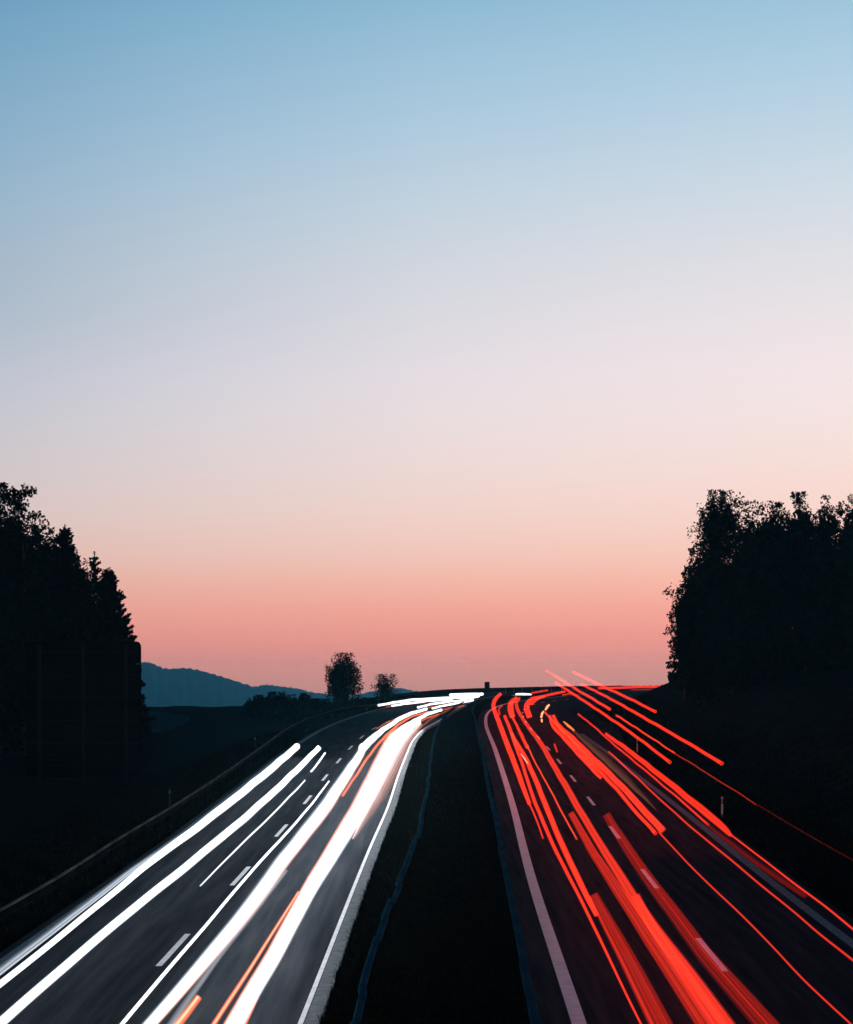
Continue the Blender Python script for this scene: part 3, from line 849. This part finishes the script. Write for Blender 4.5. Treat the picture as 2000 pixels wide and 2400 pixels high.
trail('short hair-thin white streak beside the blunt end of the second trail', [(762, 1766, 4), (746, 1788, 5), (730, 1808, 4)], one(WHITE, 2.0), 0.6)
trail('long hair-thin wavering white streak down the middle of the outer lane', [(715, 1829, 3), (693, 1853, 4), (648, 1899, 4), (600, 1947, 4), (540, 2003, 4), (470, 2076, 3)], one(WHITE, 1.6), 0.6, wob=0.005)
trail('thin white trail running along the dashed lane line', [(771, 1832, 3), (749, 1860, 4), (726, 1892, 4.5), (678, 1946, 5), (630, 1998, 6), (560, 2074, 6), (476, 2180, 7), (380, 2286, 8), (288, 2398, 9), (230, 2470, 10)], one(WHITE, 2.4), 0.6, wob=0.005)
trail('wide white band in the inner lane, the left one of the two', [(851, 1752, 18), (845, 1769, 22), (808, 1821, 29), (762, 1896, 36), (688, 1985, 34), (660, 2020, 38), (606, 2100, 38), (508, 2220, 36), (430, 2312, 34), (352, 2400, 32), (290, 2470, 32)],
      [(-1, 0.10, GREY, 0.12), (-0.88, 0.12, GREY, 0.34), (-0.74, 0.12, GREY, 0.62), (-0.5, 0.24, WHITE, WS), (-0.18, 0.14, (1.0, 0.94, 0.93), 0.72), (0.05, 0.22, WHITE, WS), (0.32, 0.13, (0.96, 0.95, 1.0), 0.70), (0.55, 0.22, WHITE, WS), (0.78, 0.12, (1.0, 0.84, 0.80), 0.66), (0.9, 0.10, (1.0, 0.60, 0.48), 0.50), (1, 0.10, (1.0, 0.38, 0.25), 0.40)], 0.75)
trail('slim white curve leading up from the left band with a rounded end', [(999, 1662, 6), (968, 1671, 7.5), (942, 1682, 9), (919, 1697, 10), (895, 1713, 12), (873, 1732, 16), (851, 1752, 18)], one(WHITE, 2.4), 0.7)
trail('widest white band beside the glowing inner edge line', [(984, 1690, 11), (960, 1703, 24), (928, 1732, 40), (906, 1769, 45), (882, 1821, 46), (843, 1896, 44), (790, 1980, 42), (728, 2080, 38), (684, 2160, 40), (644, 2240, 42), (594, 2320, 42), (550, 2400, 48), (510, 2470, 50)],
      [(-1, 0.10, (1.0, 0.30, 0.17), 0.60), (-0.88, 0.11, (1.0, 0.66, 0.55), 0.70), (-0.62, 0.24, WHITE, WS), (-0.34, 0.14, (1.0, 0.95, 0.94), 0.84), (-0.1, 0.24, WHITE, WS), (0.2, 0.22, WHITE, WS), (0.42, 0.13, (0.97, 0.96, 1.0), 0.82), (0.64, 0.22, WHITE, WS), (0.82, 0.12, (0.95, 0.93, 0.97), 0.62), (0.92, 0.10, (0.92, 0.9, 0.95), 0.36), (1, 0.09, (0.9, 0.86, 0.9), 0.17)], 0.78)
trail('peach glow strands put in for the warm-lit road right of the widest white band', [(988, 1698, 8), (958, 1736, 26), (930, 1786, 42), (897, 1850, 40), (860, 1912, 22), (828, 1966, 5)], [(-1, 0.30, (1.0, 0.86, 0.80), 0.85), (-0.5, 0.26, (1.0, 0.68, 0.57), 0.62), (-0.05, 0.24, (1.0, 0.52, 0.40), 0.44), (0.38, 0.22, (1.0, 0.44, 0.31), 0.28), (0.72, 0.2, (1.0, 0.40, 0.28), 0.16), (1, 0.18, (1.0, 0.40, 0.28), 0.08)], 0.5)  # added glow, stands in for warm light falling on the road
trail('slim white curve with rounded end above the widest white band', [(1034, 1664, 5.5), (1010, 1671, 7), (990, 1680, 8), (968, 1693, 11), (945, 1708, 13)], one(WHITE, 2.4), 0.7)
trail('dim grey band in the shade right of the left white band', [(672, 2040, 8), (600, 2132, 13), (520, 2232, 15), (460, 2316, 16), (400, 2400, 18), (360, 2460, 18)], band(GREY, [0.10, 0.20, 0.28, 0.16], 1.25), 0.55)
trail('thin orange trail between the two white bands, ending in mid-road', [(1005, 1668, 3), (968, 1679, 4), (939, 1695, 5), (913, 1717, 6), (891, 1739, 6), (860, 1777, 6), (838, 1814, 6), (804, 1864, 5)], one(ORANGE, 1.3), 0.8)
trail('faint orange hairline along the outer side of the slim white curve', [(956, 1673, 2.5), (913, 1691, 3), (882, 1708, 2.5)], one(ORANGE, 0.55), 0.8)
trail('short orange streak under the second slim white curve', [(1028, 1674, 3), (1005, 1682, 4), (986, 1690, 4)], one(ORANGE, 0.8), 0.8)
trail('pale orange streak running to the grass at the far bend', [(1086, 1654, 4), (1060, 1659, 4.5), (1035, 1664, 4)], one(ORANGE, 0.45), 0.5)
trail('orange trail hugging the left edge of the widest white band', [(700, 2090, 5), (660, 2152, 7), (600, 2252, 9), (540, 2340, 11), (504, 2396, 12), (470, 2450, 13)], [(-1, 0.5, ORANGE, 0.9), (0, 0.4, (1.0, 0.42, 0.25), 1.3), (1, 0.5, ORANGE, 0.9)], 0.85)
trail('thick orange stub with a round end at the bottom edge of the picture', [(466, 2337, 17), (440, 2372, 20), (416, 2402, 21), (370, 2462, 23)], band(ORANGE, [0.7, 1.4, 1.6, 0.7], 1.3, [ORANGE, (1.0, 0.5, 0.3), ORANGE, ORANGE]), 0.8)
trail('thin orange rim at the lower right end of the widest white band', [(604, 2338, 4), (590, 2370, 6), (574, 2402, 7), (545, 2460, 8)], one(ORANGE, 1.1), 0.85)
trail('thin orange underline of the longest far white streak', [(906, 1657, 2), (950, 1650.5, 2.5), (1000, 1646.5, 2.5)], one(ORANGE, 0.6), 0.55)
trail('orange sliver between the third and lowest far white streaks', [(1000, 1660, 2), (1030, 1654, 2.5), (1062, 1648.5, 2.5)], one(ORANGE, 0.8), 0.6)
trail('dim orange sheen line outside the second slim white curve', [(1052, 1664, 2.5), (1022, 1679, 3.5), (1000, 1693, 4), (984, 1708, 3)], one(ORANGE, 0.28), 0.3)
# far white ends on the bend
trail('longest of the far white streaks, reaching furthest out on the bend', [(888, 1653, 5), (928, 1646, 5.5), (968, 1640.5, 6), (1023, 1637, 5.5), (1078, 1634.5, 5), (1111, 1633, 4.5)], one(WHITE, 2.4), 0.75)
trail('far white streak just under the longest one', [(919, 1654, 4), (959, 1648.5, 4.5), (1005, 1643, 4), (1060, 1639, 4)], one(WHITE, 2.4), 0.7)
trail('third far white streak from above, pointing to the small lone tree', [(980, 1658, 4.5), (1014, 1650, 5), (1050, 1645, 4.5), (1096, 1639.5, 4)], one(WHITE, 2.4), 0.7)
trail('lowest far white streak, nearest the dark median', [(1014, 1660, 4), (1050, 1652, 4.5), (1078, 1647, 4.5), (1108, 1641, 5)], one(WHITE, 2.4), 0.7)
trail('thick white flare pointing to the small dark sign', [(1056, 1629, 6), (1096, 1628, 8), (1131, 1626.5, 6)], one(WHITE, 2.4), 0.9)
trail('white glare filling the bend under the thick flare', [(1080, 1634, 7), (1100, 1634, 9), (1122, 1631, 6)], one(WHITE, 2.4), 0.8)
trail('bright white headlamp flash between red trails beyond the median', [(1211, 1627, 4, 440), (1228, 1628, 7, 440), (1243, 1629, 6, 440)], one(WHITE, 4.0))
trail('dimmer white headlamp flash just left of the bright one beyond the median', [(1178, 1634, 3, 430), (1194, 1633, 4.5, 430), (1210, 1631, 3, 430)], one((1.0, 0.85, 0.75), 1.0))

RS = 1.15
trail('leftmost red trail, hooking over at its far end', [(1174, 1626, 7), (1163, 1637, 9), (1157, 1651, 9.5), (1160, 1667, 10), (1169, 1690, 11), (1184, 1731, 12), (1205, 1784, 13), (1224, 1838, 12), (1241, 1884, 9)], band(RED, [RS, RS * 0.85, RS], 1.25), 0.8)
trail('thin red line continuing below the leftmost red trail', [(1241, 1884, 5), (1253, 1906, 4.5), (1273, 1964, 4)], one(RED, 0.9), 0.8)
trail('tiny red hook branching off the leftmost red trail', [(1176, 1655, 4), (1170, 1662, 4), (1171, 1674, 5)], one(RED, 0.7), 0.8)
trail('second red trail from the median, running unbroken to the bottom edge', [(1184, 1680, 7), (1196, 1709, 8), (1207, 1743, 8), (1224, 1786, 8), (1239, 1837, 8), (1253, 1878, 9), (1270, 1918, 9), (1304, 2000, 9), (1355, 2092, 8), (1397, 2181, 7), (1438, 2268, 6), (1502, 2400, 5), (1540, 2470, 5)], one(RED, RS), 0.8)
trail('broad red hook beyond the crest, left of the two broad hooks', [(1211, 1635, 7), (1199, 1647, 13), (1197, 1662, 15), (1201, 1679, 13)], band(RED, [RS * 0.8, RS, RS], 1.3), 0.85)
trail('slim red trail running down from the left broad hook', [(1201, 1680, 6), (1210, 1697, 6), (1222, 1722, 8), (1236, 1751, 8)], one(RED, RS), 0.8)
trail('third red trail from the median, thickening toward the viewer', [(1200, 1720, 7), (1213, 1745, 9), (1228, 1766, 10), (1241, 1795, 11), (1260, 1837, 12), (1280, 1890, 13), (1301, 1940, 13), (1326, 2000, 14), (1372, 2092, 15), (1398, 2145, 10)], band(RED, [RS, RS], 1.2), 0.85)
trail('pale pink glint on the third red trail', [(1221, 1767, 2), (1230, 1778, 4), (1237, 1788, 3)], one((1.0, 0.45, 0.32), 1.0), 1.05)
trail('thin orange-red trail ending in the gap right of the third red trail', [(1236, 1748, 4), (1256, 1791, 4), (1279, 1830, 4), (1299, 1868, 4.5), (1321, 1911, 4.5), (1352, 1967, 4)], one((1.0, 0.06, 0.02), 1.0), 0.8)
trail('long strong red trail along the left side of the lane dashes', [(1219, 1636, 7), (1211, 1646, 8), (1213, 1661, 9), (1223, 1680, 9), (1239, 1704, 10), (1267, 1741, 12), (1297, 1793, 14), (1327, 1842, 16), (1356, 1895, 17), (1390, 1951, 18), (1426, 2008, 20), (1474, 2086, 25), (1529, 2170, 28), (1611, 2275, 32), (1703, 2400, 38), (1750, 2465, 40)], streaks(RED, 8, 0.55, 0.95, 21, 1.3, 0.6), 0.85)
trail('dull red band with a blunt end beside the long strong red trail', [(1338, 1906, 16), (1362, 1947, 18), (1391, 2000, 22), (1437, 2070, 26), (1480, 2134, 30), (1530, 2212, 36), (1592, 2306, 42), (1655, 2400, 48), (1700, 2470, 50)], streaks(DEEP, 12, 0.22, 0.62, 3), 0.9)
trail('wide dull red band starting nearest the viewer, above the bottom edge', [(1390, 2097, 24), (1429, 2170, 34), (1478, 2262, 42), (1545, 2392, 54), (1580, 2465, 56)], streaks(DEEP, 14, 0.22, 0.62, 5, 1.15), 0.9)
trail('red band squeezed between the wide dull bands, starting with them', [(1490, 2099, 22), (1520, 2160, 24), (1570, 2236, 30), (1650, 2352, 36), (1730, 2465, 40)], streaks(RED, 10, 0.30, 0.75, 8), 0.95)
trail('dark red streaked band lying over the lane dashes', [(1421, 1909, 20), (1458, 1972, 24), (1522, 2065, 30), (1625, 2202, 38), (1671, 2262, 42), (1801, 2408, 54), (1850, 2465, 58)], [(a, w, c, L * (0.45 + 0.55 * min(1, (a + 1.2)))) for a, w, c, L in streaks(DEEP, 13, 0.16, 0.52, 12, 1.05, 0.3)], 0.9)
trail('broad red hook beyond the crest, right of the two broad hooks', [(1277, 1632, 5), (1251, 1637, 9), (1238, 1648, 12), (1235, 1661, 14), (1241, 1679, 13)], band(RED, [RS, 0.8, RS], 1.3), 0.85)
trail('long flat red streak bending away to the right on the far bend', [(1323, 1621, 5), (1294, 1627, 6), (1268, 1634, 6), (1246, 1650, 5)], one(RED, RS), 0.85)
trail('faint upper red streak on the far bend behind the white flash', [(1283, 1618, 4), (1254, 1623, 4.5), (1241, 1627, 4)], one(RED, 0.8), 0.85)
trail('short red dash right of the far red streaks', [(1319, 1629, 3), (1340, 1625, 4)], one(RED, 0.8), 0.85)
trail('red trail in the right lane ending above a blunt pair of trails', [(1289, 1678, 6), (1296, 1700, 9), (1321, 1727, 11), (1356, 1765, 13), (1385, 1797, 12), (1409, 1823, 8)], band(RED, [RS, RS, 0.7], 1.25), 0.85)
trail('slim red trail, left one of the blunt pair in the right lane', [(1278, 1670, 4), (1310, 1704, 6), (1344, 1739, 8), (1378, 1779, 9), (1417, 1819, 9), (1450, 1854, 9), (1490, 1903, 9), (1536, 1953, 9)], one(RED, RS), 0.85)
trail('thick red trail, right one of the blunt pair in the right lane', [(1297, 1677, 7), (1309, 1700, 10), (1339, 1727, 12), (1381, 1769, 13), (1416, 1801, 14), (1450, 1835, 14), (1474, 1860, 15), (1514, 1904, 16), (1553, 1947, 17)], band(RED, [RS, 0.85, RS], 1.3), 0.9)
trail('hair-thin red line continuing below the blunt pair to the bottom edge', [(1546, 1952, 4), (1602, 2012, 4), (1664, 2077, 4.5), (1735, 2139, 4.5), (1810, 2216, 4.5), (1886, 2302, 5), (1991, 2398, 5), (2040, 2440, 5)], one((1.0, 0.045, 0.018), 0.75), 0.85, wob=0.005)
trail('thin red line wavering through the middle of the right lane to the frame edge', [(1428, 1762, 4), (1500, 1829, 4.5), (1562, 1888, 4.5), (1633, 1950, 4.5), (1717, 2018, 5), (1794, 2083, 5), (1868, 2142, 5), (1918, 2188, 5), (1995, 2247, 6), (2050, 2290, 6)], one((1.0, 0.045, 0.018), 0.75), 0.85, wob=0.005)
trail('thin red line running close under the thick outer red trail', [(1356, 1674, 4), (1394, 1704, 4.5), (1430, 1737, 4.5), (1500, 1795, 5), (1580, 1862, 5), (1660, 1932, 5)], one(RED, 0.85), 0.8)
trail('thick outer red trail along the right edge line, ending in a wedge', [(1420, 1720, 7), (1470, 1755, 11), (1500, 1780, 12), (1546, 1816, 13), (1602, 1861, 15), (1655, 1905, 18), (1698, 1941, 17), (1713, 1957, 8)], band(RED, [0.9, 0.7, 0.9], 1.25), 0.9)
trail('thin red line carrying on below the wedge end to the frame edge', [(1713, 1957, 4), (1779, 2006, 4.5), (1862, 2071, 5), (1933, 2123, 5), (1998, 2176, 5.5), (2050, 2220, 6)], one((1.0, 0.045, 0.018), 0.9), 0.85, wob=0.005)
trail('dim dark-red smear lying on the right edge line', [(1590, 1868, 5), (1655, 1930, 9), (1730, 1990, 13), (1810, 2048, 16), (1890, 2100, 15)], band(DEEP, [0.10, 0.17, 0.12, 0.05], 1.0), 0.45)
trail('higher of the two raised red trails seen against the sky, on the left', [(1282, 1571, 5.5), (1306, 1588, 6), (1340, 1611, 6.5), (1374, 1629, 6.5), (1397, 1641, 6.5), (1429, 1662, 6.5)], one(RED, RS), 4.4, 3.9, wob=0.005)
trail('raised red trail starting just below the skyline and ending mid-verge', [(1304, 1601, 5.5), (1331, 1619, 6.5), (1366, 1639, 6.5), (1400, 1663, 6.5), (1430, 1684, 6.5), (1457, 1701, 7), (1479, 1717, 7), (1510, 1740, 7), (1570, 1786, 7.5)], one(RED, RS), 3.5, 3.3, wob=0.005)
trail('higher raised red trail against the sky, on the right near the bank', [(1345, 1576, 5.5), (1364, 1583, 6), (1384, 1595, 6), (1407, 1607, 6.5), (1453, 1626, 6.5), (1493, 1644, 6.5), (1536, 1668, 6.5)], one(RED, RS), 4.3, 3.9, wob=0.005)
trail('longest raised red trail, ending in the dark of the right slope', [(1363, 1604, 5.5), (1407, 1623, 6), (1450, 1647, 6.5), (1487, 1670, 7), (1536, 1697, 7.5), (1581, 1722, 8), (1615, 1743, 8), (1692, 1789, 8.5)], one(RED, RS), 3.5, 3.3, wob=0.005)
trail('thin red line starting between the raised trails and fading toward the verge', [(1446, 1677, 5), (1471, 1693, 5), (1510, 1717, 4.5), (1540, 1739, 4), (1580, 1764, 4)], one((1.0, 0.05, 0.02), 0.9), 1.8)
trail('fading dark-red continuation of the thin verge line across the right slope', [(1580, 1764, 3.5), (1624, 1792, 3.5), (1701, 1838, 3.2), (1772, 1885, 3)], one((1.0, 0.045, 0.02), 0.32), 1.8)
trail('barely visible end of the thin verge line at the right frame edge', [(1772, 1885, 2.5), (1850, 1933, 2.5), (1918, 1968, 2.2), (1998, 2016, 2), (2040, 2040, 2)], one((1.0, 0.05, 0.03), 0.09), 1.8)
trail('long level red streak on the far road, ending at the right wood', [(1404, 1613, 5, 520), (1450, 1612, 5.5, 535), (1493, 1610, 6, 548), (1540, 1609.5, 6, 556), (1585, 1609, 6, 562)], one(RED, RS))
trail('dim red streak just under the long level one', [(1480, 1617, 2.5, 530), (1530, 1616, 3, 540), (1580, 1614, 3, 548)], one(RED, 0.4))
trail('dim red streak above the long level one near the raised trails', [(1395, 1608, 2, 540), (1425, 1606.5, 2.5, 548), (1455, 1606.5, 2, 555)], one(RED, 0.6))
trail('small lone red dash among the lane dashes', [(1300, 1745, 4), (1303, 1753, 5), (1306, 1761, 4)], one(RED, 0.8), 0.8)
trail('upper amber blink in the curve of three', [(1287, 1652, 5), (1283, 1657, 7), (1279, 1663, 5)], [(-1, 0.5, (1.0, 0.14, 0.03), 0.9), (0, 0.62, AMBER, 1.25), (1, 0.5, (1.0, 0.14, 0.03), 0.9)], 0.85)
trail('middle amber blink in the curve of three', [(1274, 1667, 4), (1271, 1673, 6.5), (1269, 1681, 5)], [(-1, 0.5, (1.0, 0.14, 0.03), 0.9), (0, 0.62, AMBER, 1.25), (1, 0.5, (1.0, 0.14, 0.03), 0.9)], 0.85)
trail('lowest amber blink in the curve of three', [(1270, 1686, 5), (1270.5, 1692, 4.5)], [(-1, 0.5, (1.0, 0.14, 0.03), 0.9), (0, 0.62, AMBER, 1.25), (1, 0.5, (1.0, 0.14, 0.03), 0.9)], 0.85)
trail('amber streak lying on the thick red trail of the right lane', [(1322, 1692, 3), (1333, 1701, 6), (1345, 1712, 4)], one((1.0, 0.22, 0.05), 1.2), 1.1)
trail('dim brown strands put in for the amber road glow right of the thick red trail', [(1334, 1704, 2), (1372, 1736, 14), (1418, 1776, 20), (1462, 1818, 20), (1505, 1862, 12), (1540, 1900, 2)], band((1.0, 0.34, 0.20), [0.05, 0.07, 0.055, 0.045, 0.036, 0.028, 0.020, 0.012], 1.9), 0.25)  # low glowing strands in place of amber light on the asphalt

# ------------------------------------------------------------------ the air
v, f = box(-8800, 8800, -450, HAZE_END, -153.5, HAZE_TOP)
haze = mesh_obj('haze', v, f)
hm = bpy.data.materials.new('evening_haze'); hm.use_nodes = True
t = hm.node_tree; t.nodes.clear()
pv = t.nodes.new('ShaderNodeVolumePrincipled'); ho = t.nodes.new('ShaderNodeOutputMaterial')
pv.inputs['Color'].default_value = (0.15, 0.74, 1.0, 1)
pv.inputs['Density'].default_value = HAZE_D
pv.inputs['Anisotropy'].default_value = 0.6
t.links.new(pv.outputs[0], ho.inputs['Volume'])
haze.data.materials.append(hm)
tag(haze, 'thin evening haze filling the valley air', 'haze', kind='stuff')
